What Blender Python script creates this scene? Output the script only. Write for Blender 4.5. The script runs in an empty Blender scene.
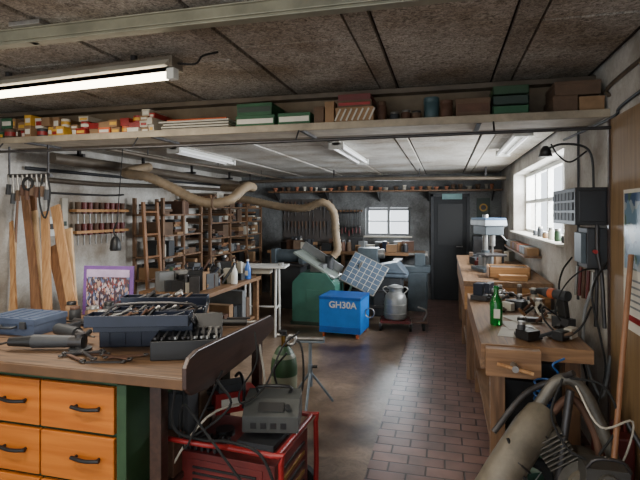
import bpy, bmesh, math, random
from mathutils import Vector, Matrix, Euler
R = random.Random(7)
D = bpy.data
SC = bpy.context.scene

# ---------------------------------------------------------------- materials
def lin(c):
    c = c/255.0
    return c/12.92 if c <= .04045 else ((c+.055)/1.055)**2.4
def col(r, g, b): return (lin(r), lin(g), lin(b), 1)
_mc = {}
def M(name, rgb=(128, 128, 128), rough=.6, metal=0., var=.28, scale=6., bump=0., bs=80., emit=0.):
    if name in _mc: return _mc[name]
    m = D.materials.new(name); m.use_nodes = True
    nt = m.node_tree; N = nt.nodes; L = nt.links
    p = N['Principled BSDF']
    c = col(*rgb)
    tc = N.new('ShaderNodeTexCoord')
    no = N.new('ShaderNodeTexNoise'); no.inputs['Scale'].default_value = scale
    no.inputs['Detail'].default_value = 6; no.inputs['Roughness'].default_value = .65
    L.new(tc.outputs['Object'], no.inputs['Vector'])
    cr = N.new('ShaderNodeValToRGB')
    cr.color_ramp.elements[0].position = .3; cr.color_ramp.elements[1].position = .7
    cr.color_ramp.elements[0].color = tuple(x*(1-var) for x in c[:3])+(1,)
    cr.color_ramp.elements[1].color = tuple(min(1, x*(1+var)) for x in c[:3])+(1,)
    L.new(no.outputs['Fac'], cr.inputs['Fac'])
    L.new(cr.outputs['Color'], p.inputs['Base Color'])
    p.inputs['Roughness'].default_value = rough
    p.inputs['Metallic'].default_value = metal
    if bump:
        n2 = N.new('ShaderNodeTexNoise'); n2.inputs['Scale'].default_value = bs; n2.inputs['Detail'].default_value = 4
        L.new(tc.outputs['Object'], n2.inputs['Vector'])
        b = N.new('ShaderNodeBump'); b.inputs['Strength'].default_value = bump; b.inputs['Distance'].default_value = .01
        L.new(n2.outputs['Fac'], b.inputs['Height']); L.new(b.outputs['Normal'], p.inputs['Normal'])
    if emit:
        p.inputs['Emission Color'].default_value = c
        p.inputs['Emission Strength'].default_value = emit
    _mc[name] = m
    return m

def wood(name, a, b, axis='X', scale=3., rough=.55):
    if name in _mc: return _mc[name]
    m = D.materials.new(name); m.use_nodes = True
    nt = m.node_tree; N = nt.nodes; L = nt.links; p = N['Principled BSDF']
    tc = N.new('ShaderNodeTexCoord'); mp = N.new('ShaderNodeMapping')
    s = {'X': (1, 14, 14), 'Y': (14, 1, 14), 'Z': (14, 14, 1)}[axis]
    mp.inputs['Scale'].default_value = s
    L.new(tc.outputs['Object'], mp.inputs['Vector'])
    no = N.new('ShaderNodeTexNoise'); no.inputs['Scale'].default_value = scale; no.inputs['Detail'].default_value = 8
    no.inputs['Distortion'].default_value = .6
    L.new(mp.outputs['Vector'], no.inputs['Vector'])
    cr = N.new('ShaderNodeValToRGB')
    cr.color_ramp.elements[0].position = .32; cr.color_ramp.elements[1].position = .68
    cr.color_ramp.elements[0].color = col(*a); cr.color_ramp.elements[1].color = col(*b)
    L.new(no.outputs['Fac'], cr.inputs['Fac']); L.new(cr.outputs['Color'], p.inputs['Base Color'])
    p.inputs['Roughness'].default_value = rough
    bp = N.new('ShaderNodeBump'); bp.inputs['Strength'].default_value = .15
    L.new(no.outputs['Fac'], bp.inputs['Height']); L.new(bp.outputs['Normal'], p.inputs['Normal'])
    _mc[name] = m
    return m

def stained(name, a, b, stain, sc1, sc2, rough, bump, dist=1.5):
    m = D.materials.new(name); m.use_nodes = True
    nt = m.node_tree; N = nt.nodes; L = nt.links; p = N['Principled BSDF']
    tc = N.new('ShaderNodeTexCoord')
    n1 = N.new('ShaderNodeTexNoise'); n1.inputs['Scale'].default_value = sc1; n1.inputs['Detail'].default_value = 5
    n1.inputs['Roughness'].default_value = .8; n1.inputs['Distortion'].default_value = dist
    n2 = N.new('ShaderNodeTexNoise'); n2.inputs['Scale'].default_value = sc2; n2.inputs['Detail'].default_value = 6
    L.new(tc.outputs['Object'], n1.inputs['Vector']); L.new(tc.outputs['Object'], n2.inputs['Vector'])
    cr = N.new('ShaderNodeValToRGB'); cr.color_ramp.elements[0].position = .38; cr.color_ramp.elements[1].position = .62
    cr.color_ramp.elements[0].color = col(*a); cr.color_ramp.elements[1].color = col(*b)
    L.new(n1.outputs['Fac'], cr.inputs['Fac'])
    mx = N.new('ShaderNodeMixRGB'); mx.blend_type = 'MULTIPLY'
    c2 = N.new('ShaderNodeValToRGB'); c2.color_ramp.elements[0].position = .35; c2.color_ramp.elements[1].position = .6
    c2.color_ramp.elements[0].color = col(*stain); c2.color_ramp.elements[1].color = (1, 1, 1, 1)
    L.new(n2.outputs['Fac'], c2.inputs['Fac'])
    mx.inputs[0].default_value = 1
    L.new(cr.outputs['Color'], mx.inputs[1]); L.new(c2.outputs['Color'], mx.inputs[2])
    L.new(mx.outputs['Color'], p.inputs['Base Color']); p.inputs['Roughness'].default_value = rough
    bp = N.new('ShaderNodeBump'); bp.inputs['Strength'].default_value = bump; bp.inputs['Distance'].default_value = .01
    L.new(n1.outputs['Fac'], bp.inputs['Height']); L.new(bp.outputs['Normal'], p.inputs['Normal'])
    return m

def brickmat():
    m = D.materials.new('brick_paving'); m.use_nodes = True
    nt = m.node_tree; N = nt.nodes; L = nt.links; p = N['Principled BSDF']
    tc = N.new('ShaderNodeTexCoord')
    bt = N.new('ShaderNodeTexBrick')
    bt.inputs['Scale'].default_value = 1; bt.inputs['Brick Width'].default_value = .23
    bt.inputs['Row Height'].default_value = .115; bt.inputs['Mortar Size'].default_value = .007
    bt.inputs['Mortar Smooth'].default_value = .4
    bt.inputs['Color1'].default_value = col(140, 110, 102); bt.inputs['Color2'].default_value = col(112, 90, 86)
    bt.inputs['Mortar'].default_value = col(66, 56, 54)
    L.new(tc.outputs['Object'], bt.inputs['Vector'])
    n = N.new('ShaderNodeTexNoise'); n.inputs['Scale'].default_value = 4; n.inputs['Detail'].default_value = 8
    L.new(tc.outputs['Object'], n.inputs['Vector'])
    c2 = N.new('ShaderNodeValToRGB'); c2.color_ramp.elements[0].position = .3; c2.color_ramp.elements[1].position = .7
    c2.color_ramp.elements[0].color = (.5, .48, .46, 1); c2.color_ramp.elements[1].color = (1.15, 1.1, 1.1, 1)
    L.new(n.outputs['Fac'], c2.inputs['Fac'])
    mx = N.new('ShaderNodeMixRGB'); mx.blend_type = 'MULTIPLY'; mx.inputs[0].default_value = 1
    L.new(bt.outputs['Color'], mx.inputs[1]); L.new(c2.outputs['Color'], mx.inputs[2])
    L.new(mx.outputs['Color'], p.inputs['Base Color']); p.inputs['Roughness'].default_value = .33
    bp = N.new('ShaderNodeBump'); bp.inputs['Strength'].default_value = .7; bp.inputs['Distance'].default_value = .01
    bp.invert = True
    L.new(bt.outputs['Fac'], bp.inputs['Height']); L.new(bp.outputs['Normal'], p.inputs['Normal'])
    return m

def picmat(name, scale, cols, sc=(1.6, 1, .8)):
    m = D.materials.new(name); m.use_nodes = True
    nt = m.node_tree; N = nt.nodes; L = nt.links; p = N['Principled BSDF']
    tc = N.new('ShaderNodeTexCoord'); mp = N.new('ShaderNodeMapping'); mp.inputs['Scale'].default_value = sc
    v = N.new('ShaderNodeTexVoronoi'); v.inputs['Scale'].default_value = scale; v.distance = 'MANHATTAN'
    L.new(tc.outputs['Object'], mp.inputs['Vector']); L.new(mp.outputs['Vector'], v.inputs['Vector'])
    sx = N.new('ShaderNodeSeparateColor'); L.new(v.outputs['Color'], sx.inputs[0])
    cr = N.new('ShaderNodeValToRGB'); e = cr.color_ramp
    e.interpolation = 'CONSTANT'
    e.elements[0].color = col(*cols[0]); e.elements[1].position = 1/len(cols); e.elements[1].color = col(*cols[1])
    for i, c in enumerate(cols[2:]):
        k = e.elements.new((i+2)/len(cols)); k.color = col(*c)
    L.new(sx.outputs[0], cr.inputs['Fac']); L.new(cr.outputs['Color'], p.inputs['Base Color'])
    p.inputs['Roughness'].default_value = .3
    return m

wall_w = stained('wall_whitewash', (186, 182, 174), (206, 204, 198), (165, 152, 138), 14, 1.4, .9, .2)
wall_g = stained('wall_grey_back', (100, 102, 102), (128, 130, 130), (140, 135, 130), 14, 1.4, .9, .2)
steel = M('steel', (146, 144, 140), .35, .7, scale=12)
dsteel = M('dark_steel', (66, 64, 64), .4, .6, scale=12)
alu = M('aluminium', (170, 170, 166), .3, .8, scale=12)
black = M('black_plastic', (20, 20, 21), .45, scale=20)
rubber = M('rubber', (24, 24, 24), .8)
white = M('white_paint', (208, 208, 202), .5, var=.08)
offw = M('offwhite_paint', (176, 170, 156), .6, var=.15)
red = M('red_paint', (138, 28, 28), .4, var=.3)
dred = M('dark_red_paint', (92, 30, 28), .45)
blue = M('blue_paint', (22, 112, 200), .4, var=.1)
dblue = M('toolbox_blue', (24, 30, 46), .35, .2, var=.3)
gblue = M('grey_blue_plastic', (62, 74, 96), .5)
teal = M('teal_green_paint', (56, 104, 90), .45, var=.15)
green = M('green_paint', (38, 66, 40), .5)
greenc = M('green_carton', (42, 84, 56), .7, var=.2)
dgreen = M('dark_green', (34, 52, 42), .5)
yellow = M('yellow_plastic', (204, 156, 50), .5)
orange = M('orange_plastic', (186, 88, 46), .5)
brownc = M('cardboard', (136, 106, 76), .85, var=.25)
dcard = M('dark_cardboard', (90, 70, 54), .85, var=.3)
paper = M('paper', (210, 204, 190), .8, var=.08)
grey = M('grey_paint', (112, 114, 114), .5, var=.2)
dgrey = M('dark_grey', (48, 50, 53), .55)
hose_m = M('hose_beige', (132, 114, 90), .6, var=.25, scale=10)
rust = M('rusty', (84, 58, 44), .7, .2, var=.4)
brass = M('brass', (160, 124, 60), .3, .9)
pine = wood('pine', (158, 112, 70), (196, 152, 104), 'Z')
pined = wood('pine_dark', (104, 70, 44), (140, 98, 64), 'Z')
pinel = wood('pine_light', (186, 150, 108), (214, 182, 142), 'Z')
pinex = wood('pine_x', (158, 112, 68), (188, 142, 92), 'X')
piney = wood('pine_y', (140, 100, 62), (170, 126, 82), 'Y')
rackw = wood('rack_wood', (86, 62, 44), (128, 96, 68), 'Z')
oldy = wood('old_bench_wood_y', (104, 76, 52), (138, 106, 76), 'Y')
oldx = wood('old_bench_wood_x', (112, 80, 52), (144, 108, 74), 'X')
benchtop = wood('bench_top_wood', (62, 46, 32), (112, 84, 58), 'X', 4)
drawery = wood('drawer_yellow_wood', (166, 88, 22), (190, 110, 36), 'X', 2, .4)
ply = wood('plywood_wall', (116, 92, 62), (140, 112, 78), 'Z', 2)
darkw = wood('dark_wood', (44, 30, 24), (66, 46, 38), 'Y', 3, .35)
glassg = M('green_glass', (16, 130, 48), .1, var=.05)
glassg.node_tree.nodes['Principled BSDF'].inputs['Transmission Weight'].default_value = .5
mix = [dcard, brownc, dgrey, rust, offw, grey, green, dcard, rust, brownc, dblue, dgrey, dred, black, dgrey]

# ---------------------------------------------------------------- builder
def cr_path(pts, k=6):
    P = [Vector(p) for p in pts]
    if len(P) < 3: return P
    Q = [P[0]*2-P[1]]+P+[P[-1]*2-P[-2]]
    out = []
    for i in range(1, len(Q)-2):
        a, b, c, d = Q[i-1], Q[i], Q[i+1], Q[i+2]
        for j in range(k):
            t = j/k
            out.append(.5*((2*b)+(c-a)*t+(2*a-5*b+4*c-d)*t*t+(3*b-a-3*c+d)*t**3))
    out.append(P[-1])
    return out

class B:
    def __init__(s, name):
        s.name = name; s.v = []; s.f = []; s.mi = []; s.sm = []; s.mats = []; s.T = Matrix.Identity(4)
    def _add(s, vs, fs, mat, smooth=False):
        o = len(s.v)
        s.v += [tuple(s.T @ Vector(v)) for v in vs]
        if mat not in s.mats: s.mats.append(mat)
        i = s.mats.index(mat)
        for f in fs:
            s.f.append(tuple(o+k for k in f)); s.mi.append(i); s.sm.append(smooth)
    def box(s, c, size, mat, rot=(0, 0, 0)):
        Mx = Matrix.Translation(c) @ Euler(rot).to_matrix().to_4x4()
        x, y, z = size[0]/2, size[1]/2, size[2]/2
        vs = [Mx @ Vector(p) for p in ((-x,-y,-z),(x,-y,-z),(x,y,-z),(-x,y,-z),(-x,-y,z),(x,-y,z),(x,y,z),(-x,y,z))]
        s._add(vs, [(0,3,2,1),(4,5,6,7),(0,1,5,4),(1,2,6,5),(2,3,7,6),(3,0,4,7)], mat)
        return s
    def bb(s, x0, x1, y0, y1, z0, z1, mat):
        return s.box(((x0+x1)/2, (y0+y1)/2, (z0+z1)/2), (abs(x1-x0), abs(y1-y0), abs(z1-z0)), mat)
    def cyl(s, p0, p1, r, mat, r2=None, n=14):
        p0 = Vector(p0); p1 = Vector(p1); r2 = r if r2 is None else r2
        d = (p1-p0).normalized()
        u = d.orthogonal().normalized(); w = d.cross(u)
        vs = []
        for p, q in ((p0, r), (p1, r2)):
            for i in range(n):
                a = 2*math.pi*i/n
                vs.append(p+(u*math.cos(a)+w*math.sin(a))*q)
        s._add(vs, [(i, (i+1) % n, n+(i+1) % n, n+i) for i in range(n)], mat, True)
        s._add(vs, [tuple(range(n))[::-1], tuple(range(n, 2*n))], mat)
        return s
    def tube(s, pts, r, mat, n=8, k=6, ribs=0):
        P = cr_path(pts, k) if k else [Vector(p) for p in pts]
        if ribs:
            Q = []
            for i in range(len(P)-1):
                m = max(1, int((P[i+1]-P[i]).length/ribs))
                for j in range(m): Q.append(P[i].lerp(P[i+1], j/m))
            Q.append(P[-1]); P = Q
        vs = []; u = None
        for i, p in enumerate(P):
            t = (P[min(i+1, len(P)-1)]-P[max(i-1, 0)])
            if t.length < 1e-7: t = Vector((0, 0, 1))
            t.normalize()
            u = t.orthogonal() if u is None else (u-t*u.dot(t))
            if u.length < 1e-5: u = t.orthogonal()
            u.normalize(); w = t.cross(u)
            rr = r*(1.0 if (not ribs or i % 2) else .84)
            for q in range(n):
                a = 2*math.pi*q/n
                vs.append(p+(u*math.cos(a)+w*math.sin(a))*rr)
        fs = []
        for i in range(len(P)-1):
            for q in range(n):
                fs.append((i*n+q, i*n+(q+1) % n, (i+1)*n+(q+1) % n, (i+1)*n+q))
        s._add(vs, fs, mat, True)
        s._add(vs, [tuple(range(n))[::-1], tuple(range((len(P)-1)*n, len(P)*n))], mat)
        return s
    def lathe(s, prof, o, mat, n=18, rot=(0, 0, 0)):
        Mx = Matrix.Translation(o) @ Euler(rot).to_matrix().to_4x4()
        vs = []
        for r, z in prof:
            for i in range(n):
                a = 2*math.pi*i/n
                vs.append(Mx @ Vector((r*math.cos(a), r*math.sin(a), z)))
        fs = []
        for j in range(len(prof)-1):
            for i in range(n):
                fs.append((j*n+i, j*n+(i+1) % n, (j+1)*n+(i+1) % n, (j+1)*n+i))
        s._add(vs, fs, mat, True)
        s._add(vs, [tuple(range(n))[::-1], tuple(range((len(prof)-1)*n, len(prof)*n))], mat)
        return s
    def torus(s, c, Rr, r, mat, rot=(0, 0, 0), n=24, m=8):
        Mx = Matrix.Translation(c) @ Euler(rot).to_matrix().to_4x4()
        vs = []
        for i in range(n):
            a = 2*math.pi*i/n
            for j in range(m):
                b = 2*math.pi*j/m
                vs.append(Mx @ Vector(((Rr+r*math.cos(b))*math.cos(a), (Rr+r*math.cos(b))*math.sin(a), r*math.sin(b))))
        fs = [(i*m+j, ((i+1) % n)*m+j, ((i+1) % n)*m+(j+1) % m, i*m+(j+1) % m) for i in range(n) for j in range(m)]
        s._add(vs, fs, mat, True); return s
    def prism(s, poly, vec, mat):
        n = len(poly); v = Vector(vec)
        vs = [Vector(p) for p in poly]+[Vector(p)+v for p in poly]
        s._add(vs, [tuple(range(n))[::-1], tuple(range(n, 2*n))]+[(i, (i+1) % n, n+(i+1) % n, n+i) for i in range(n)], mat)
        return s
    def tray(s, x0, x1, y0, y1, z0, z1, t, mat):
        s.bb(x0, x1, y0, y1, z0, z0+t, mat)
        s.bb(x0, x0+t, y0, y1, z0, z1, mat); s.bb(x1-t, x1, y0, y1, z0, z1, mat)
        s.bb(x0, x1, y0, y0+t, z0, z1, mat); s.bb(x0, x1, y1-t, y1, z0, z1, mat)
        return s
    def finish(s, loc=(0, 0, 0), rz=0, bevel=.003, parent=None, rot=None, scale=1.):
        me = D.meshes.new(s.name)
        me.from_pydata(s.v, [], s.f)
        for m in s.mats: me.materials.append(m)
        me.polygons.foreach_set('material_index', s.mi)
        me.polygons.foreach_set('use_smooth', s.sm)
        me.update()
        bm = bmesh.new(); bm.from_mesh(me)
        bmesh.ops.recalc_face_normals(bm, faces=bm.faces)
        bm.to_mesh(me); bm.free()
        o = D.objects.new(s.name, me); SC.collection.objects.link(o)
        o.location = loc; o.rotation_euler = rot if rot else (0, 0, rz); o.scale = (scale,)*3
        if bevel:
            md = o.modifiers.new('bevel', 'BEVEL'); md.width = bevel; md.segments = 2
            md.limit_method = 'ANGLE'; md.angle_limit = math.radians(50)
        if parent: o.parent = parent
        return o

XL, XR, YB, YN = -4.0, .97, 9.1, -1.6
ZC, ZF = 2.52, 2.30
# ---------------------------------------------------------------- room shell
floor_c = stained('concrete_floor', (120, 102, 86), (150, 130, 112), (120, 104, 92), 9, 1.3, .32, .06)
fb = B('floor'); fb.bb(XL-.3, XR+.3, YN, YB+.3, -.12, -.02, dgrey)
fb.bb(XL-.3, -.47, YN, YB+.3, -.02, 0, floor_c)
fb.bb(-.47, XR+.3, YN, YB+.3, -.02, 0, brickmat())
fb.finish(bevel=0)
w = B('wall_left'); w.bb(XL-.25, XL, YN, YB+.3, 0, 2.7, wall_w); w.finish(bevel=0)
w = B('wall_right')
wy0, wy1, wz0, wz1 = 4.45, 7.5, 1.32, 2.14
w.bb(XR, XR+.28, YN, wy0, 0, 2.7, wall_w); w.bb(XR, XR+.28, wy1, YB+.3, 0, 2.7, wall_w)
w.bb(XR, XR+.28, wy0, wy1, 0, wz0, wall_w); w.bb(XR, XR+.28, wy0, wy1, wz1, 2.7, wall_w)
w.finish(bevel=0)
w = B('wall_back')
bx0, bx1, bz0, bz1 = -1.46, -.62, 1.15, 1.68
w.bb(XL, bx0, YB, YB+.28, 0, 2.7, wall_g); w.bb(bx1, XR, YB, YB+.28, 0, 2.7, wall_g)
w.bb(bx0, bx1, YB, YB+.28, 0, bz0, wall_g); w.bb(bx0, bx1, YB, YB+.28, bz1, 2.7, wall_g)
w.finish(bevel=0)
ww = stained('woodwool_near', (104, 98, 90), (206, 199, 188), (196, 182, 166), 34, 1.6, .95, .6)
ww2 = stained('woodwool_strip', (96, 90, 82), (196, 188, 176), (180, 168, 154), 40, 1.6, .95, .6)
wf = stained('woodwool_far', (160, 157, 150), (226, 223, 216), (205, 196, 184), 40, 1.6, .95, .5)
gap = M('dark_gap', (44, 38, 34), .9)
c = B('ceiling')
c.bb(XL-.25, XR+.28, YN, 3.8, ZC+.02, ZC+.2, gap)
xs = [-4.0, -3.52, -2.74, -1.96, -1.18, -.40, .38, 1.0]
for i in range(len(xs)-1):
    a = xs[i]+(.065 if i else 0); b = xs[i+1]-.065
    off = .3 if i % 2 else 0.
    cuts = [YN, .1+off, 1.35+off, 2.5+off*.6, 3.8]
    for j in range(len(cuts)-1):
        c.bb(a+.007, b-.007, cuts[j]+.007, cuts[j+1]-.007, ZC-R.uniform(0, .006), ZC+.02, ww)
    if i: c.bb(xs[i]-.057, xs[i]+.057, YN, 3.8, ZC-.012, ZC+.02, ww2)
c.bb(XL-.25, XR+.28, 3.8, YB+.28, ZF+.02, ZF+.2, gap)
for i in range(len(xs)-1):
    a = xs[i]+(.065 if i else 0); b = xs[i+1]-.065
    cuts = [3.8, 4.9, 6.2, 7.5, YB]
    for j in range(4):
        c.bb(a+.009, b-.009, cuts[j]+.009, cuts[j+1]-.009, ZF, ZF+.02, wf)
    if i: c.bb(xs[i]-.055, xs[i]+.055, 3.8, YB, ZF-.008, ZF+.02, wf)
c.finish(bevel=.003)
lint = M('lintel_paint', (112, 98, 80), .8, var=.35, scale=3)
b = B('trim_beam'); b.bb(XL, XR, 3.66, 3.84, 2.2, ZC, lint); b.bb(XL, XR, 3.56, 3.66, ZC-.05, ZC-.013, M('rail_grey', (92, 80, 66), .6)); b.finish()
b = B('overhead_shelf')
b.bb(XL+.002, XR-.002, 3.28, 3.66, 2.19, 2.222, M('shelf_board', (190, 182, 166), .7, var=.25))
b.bb(XL+.002, XR-.002, 3.262, 3.28, 2.175, 2.225, M('shelf_edge', (142, 130, 110), .6, var=.35))
for x in (-3.4, -2.2, -1.0, .2): b.bb(x, x+.03, 3.28, 3.66, 2.17, 2.19, dsteel)
b.finish()
p = B('conduit_pipe'); p.tube([(XL+.01, 3.2, 2.10), (-2, 3.2, 2.09), (XR-.02, 3.2, 2.10)], .011, dsteel, k=3)
for x in (-3.6, -2.3, -1, .3): p.cyl((x, 3.2, 2.1), (x, 3.27, 2.18), .006, dsteel)
p.finish()

def carton(b, x0, x1, y0, y1, z0, z1, m, band=None):
    b.bb(x0, x1, y0, y1, z0, z1, m)
    if band:
        zm = (z0+z1)/2; h = (z1-z0)*.22
        b.bb(x0+.008, x1-.008, y0-.002, y0, zm-h, zm+h, band)
    b.bb(x0-.002, x1+.002, y0-.002, y1, z1-(z1-z0)*.25, z1+.002, m)
zS = 2.226
def group(name, x0, x1, hs, mats, nrow, wmin, wmax):
    b = B(name); x = x0
    while x < x1-.02:
        wd = min(R.uniform(wmin, wmax), x1-x)
        z = zS; n = R.choice(nrow)
        for k in range(n):
            h = R.uniform(*hs); m = R.choice(mats)
            if z+h > ZC-.08: break
            yf = 3.30+R.uniform(0, .05)
            if h > .055 and R.random() < .35: b.cyl((x+wd/2, yf+.05, z), (x+wd/2, yf+.05, z+h), min(.045, wd/2-.004), m, n=16); b.cyl((x+wd/2, yf+.05, z+h*.3), (x+wd/2, yf+.05, z+h*.7), min(.046, wd/2-.003), R.choice([paper, red, yellow]), n=16)
            else: carton(b, x+.003, x+wd-.004, yf, 3.6, z, z+h, m, R.choice([paper, paper, red, yellow, None]))
            z += h+.003
        x += wd
    b.finish(bevel=.002)
group('paint_tins_and_boxes', -3.9, -3.52, (.05, .09), [red, dcard, brownc, greenc], [2, 2, 1], .1, .14)
group('paint_tins_and_boxes', -3.50, -3.02, (.06, .10), [red, paper, brownc, yellow, offw, brownc, dgrey], [1, 2], .06, .1)
group('screw_cartons', -2.98, -2.2, (.035, .06), [red, paper, offw, brownc, orange, offw, brownc, red], [2, 3, 4], .07, .11)
b = B('board_stack')
for k in range(4): b.bb(-2.15+R.uniform(0, .05), -1.56, 3.31, 3.55, zS+k*.02, zS+k*.02+.012, R.choice([offw, dcard, brownc]))
for k in range(3): b.cyl((-2.1, 3.36+k*.07, zS+.085), (-1.6, 3.36+k*.07, zS+.085), .009, R.choice([steel, orange]))
b.finish(bevel=.001)
b = B('green_cartons')
carton(b, -1.50, -1.20, 3.31, 3.6, zS, zS+.08, greenc, paper); carton(b, -1.49, -1.22, 3.31, 3.6, zS+.084, zS+.17, greenc, dgreen)
carton(b, -1.17, -.93, 3.31, 3.6, zS, zS+.085, greenc, paper); b.finish(bevel=.002)
b = B('brown_boxes'); carton(b, -.90, -.83, 3.31, 3.6, zS, zS+.12, dcard); carton(b, -.82, -.755, 3.31, 3.6, zS, zS+.15, brownc); b.finish(bevel=.002)
b = B('striped_carton')
carton(b, -.74, -.475, 3.30, 3.6, zS, zS+.10, brownc, None)
for k in range(7): b.box((-.725+k*.04, 3.295, zS+.05), (.012, .004, .09), offw, (0, .45, 0))
carton(b, -.73, -.49, 3.31, 3.6, zS+.104, zS+.15, dcard, red); b.bb(-.73, -.5, 3.33, 3.6, zS+.154, zS+.2, dred); b.finish(bevel=.002)
def jar(b, x, y, z, r, h, m, lid):
    b.lathe([(r*.95, 0), (r, .01), (r, h*.72), (r*.8, h*.8), (r*.8, h*.82)], (x, y, z), m, n=14)
    b.lathe([(r*.84, h*.82), (r*.84, h), (r*.7, h*1.01)], (x, y, z), lid, n=14)
b = B('glass_jars')
for x, h, m, l in ((-.43, .15, rust, dcard), (-.34, .07, dgrey, steel), (-.26, .08, rust, steel), (-.19, .07, dcard, dgrey)): jar(b, x, 3.4, zS, .035, h, m, l)
b.finish(bevel=0)
b = B('storage_tins')
b.lathe([(.05, 0), (.05, .12), (.053, .12), (.053, .15), (.0505, .16)], (-.09, 3.42, zS), M('tealtin', (62, 84, 88), .5))
b.lathe([(.04, 0), (.04, .10), (.043, .10), (.043, .13)], (.01, 3.4, zS), rust); b.finish(bevel=0)
b = B('brown_boxes'); carton(b, .07, .285, 3.32, 3.6, zS, zS+.12, dcard, rust); b.finish(bevel=.002)
b = B('stacked_crates')
for k in range(3): b.tray(.30, .52, 3.31, 3.6, zS+k*.065, zS+k*.065+.058, .008, [greenc, dgreen, green][k]); b.bb(.31, .51, 3.32, 3.59, zS+k*.065+.01, zS+k*.065+.04, dcard)
b.finish(bevel=.002)
b = B('stacked_boxes')
carton(b, .66, .80, 3.31, 3.6, zS, zS+.1, dcard); carton(b, .81, .95, 3.31, 3.6, zS, zS+.09, brownc); carton(b, .67, .93, 3.31, 3.6, zS+.104, zS+.19, dcard); b.finish(bevel=.002)

tubelight = M('tube_glow', (255, 238, 206), .5, var=0, emit=14)
b = B('added_fill_lamp')
b.bb(-1.6, 0, -.05, .05, .03, .09, M('lamp_housing', (104, 94, 80), .5))
b.prism([(-1.58, -.09, .03), (-1.58, .09, .03), (-1.58, .05, .07), (-1.58, -.05, .07)], (1.56, 0, 0), offw)
b.cyl((-1.52, 0, -.005), (-.06, 0, -.005), .024, tubelight)
b.bb(-1.57, -1.52, -.025, .025, -.03, .05, white); b.bb(-.06, -.01, -.025, .025, -.03, .05, white)
b.cyl((-.3, 0, .09), (-.3, 0, .13), .02, dsteel); b.cyl((-1.3, 0, .09), (-1.3, 0, .13), .02, dsteel)
b.tube([(-.02, 0, .06), (.1, .02, .05), (.13, .05, .1), (.2, .1, .13)], .006, rubber)
b.finish((-1.45, 2.42, ZC-.145), rz=-math.radians(5))
for yy in (-.5, .9):  # two unseen lamps, added behind and above the camera to brighten the ceiling
    b = B('added_fill_lamp')
    b.bb(-.75, .75, -.04, .04, .0, .06, offw)
    for q in (-.07, .07): b.cyl((-.7, q, .02), (.7, q, .02), .016, tubelight)
    for x in (-.72, .72): b.bb(x-.02, x+.02, -.09, .09, -.0, .04, white); b.cyl((x*.7, 0, .06), (x*.7, 0, .24 if yy < 0 else .15), .006, dsteel)
    b.finish((-1.5, yy, ZC-.25 if yy < 0 else ZC-.16))
b = B('ceiling_track')
gal = M('galvanised', (136, 134, 116), .45, .4, var=.25)
b.bb(-2.9, .95, 1.9, 1.965, ZC-.085, ZC-.035, gal); b.bb(-2.9, .95, 1.885, 1.98, ZC-.04, ZC-.034, gal); b.bb(-2.9, .95, 1.905, 1.96, ZC-.1, ZC-.085, gal)
b.bb(-1.95, -1.91, 1.91, 1.95, ZC-.1, ZC-.012, steel); b.bb(-2.02, -1.84, 1.86, 2.0, ZC-.034, ZC-.013, steel)
b.bb(.4, .44, 1.91, 1.95, ZC-.1, ZC-.012, steel)
b.finish()
for nm, x, y0, y1 in (('added_fill_lamp', -2.75, 4.5, 5.9), ('added_fill_lamp', -1.03, 4.6, 6.2), ('added_fill_lamp', .62, 4.2, 5.7)):
    b = B(nm); b.bb(x-.04, x+.04, y0, y1, ZF-.05, ZF-.009, white)
    for q in (-.05, .05): b.cyl((x+q, y0+.04, ZF-.06), (x+q, y1-.04, ZF-.06), .014, M('tube_soft', (240, 240, 240), .4, var=0, emit=.3))
    for y in (y0, y1-.04): b.bb(x-.075, x+.075, y, y+.04, ZF-.085, ZF-.02, white)
    b.finish()

# windows
b = B('window_1')
fx = XR+.16
for y in (wy0, 5.2, 5.95, 6.7, wy1-.05): b.bb(fx, fx+.06, y, y+.05, wz0, wz1, white)
for z in (wz0, wz1-.05, 1.72): b.bb(fx+.002, fx+.058, wy0, wy1, z, z+.045, white)
b.bb(XR-.06, fx, wy0, wy1, wz0-.02, wz0+.008, offw)
b.finish()
b = B('window_2')
for x in (bx0, (bx0+bx1)/2-.02, bx1-.05): b.bb(x, x+.05, YB+.1, YB+.16, bz0, bz1, grey)
for z in (bz0, (bz0+bz1)/2, bz1-.05): b.bb(bx0, bx1, YB+.102, YB+.158, z, z+.045 if z != (bz0+bz1)/2 else z+.02, grey)
b.bb(bx0-.03, bx1+.03, YB-.04, YB+.1, bz0-.03, bz0, offw)
b.finish()

# ---------------------------------------------------------------- drawer workbench (front left)
b = B('workbench_with_drawers')
X0, X1 = -2.95, -1.37
Y0, Y1 = 1.86, 2.83
b.bb(-2.95, -1.05, 1.82, 2.87, .855, .9, benchtop)
b.bb(-2.95, -1.05, 1.815, 1.825, .85, .895, M('bench_edge', (88, 62, 38), .6))
b.bb(-2.95, X1, Y0, Y0+.02, .825, .855, green)
b.bb(X0, X1, Y0+.03, Y1, .05, .855, green)
b.bb(X1-.05, X1, Y0, Y0+.04, 0, .855, green)
b.bb(X0, X1-.05, Y0+.04, Y0+.1, 0, .05, dgreen)
xx = X1-.06
for k in range(4):
    xa = xx-.40
    for z0, z1 in ((.60, .82), (.37, .59), (.14, .36)):
        b.bb(xa, xx-.004, Y0, Y0+.025, z0, z1-.008, drawery)
        hz = (z0+z1)/2+.005; xc = (xa+xx)/2+.06
        for q in (-.06, .06): b.cyl((xc+q, Y0, hz), (xc+q, Y0-.022, hz), .007, black)
        b.tube([(xc-.075, Y0-.02, hz), (xc, Y0-.028, hz-.004), (xc+.075, Y0-.02, hz)], .009, black)
    xx = xa-.006
b.bb(-1.30, -1.24, 1.93, 1.99, 0, .855, darkw); b.bb(-1.14, -1.09, 2.74, 2.80, 0, .855, darkw)
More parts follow.
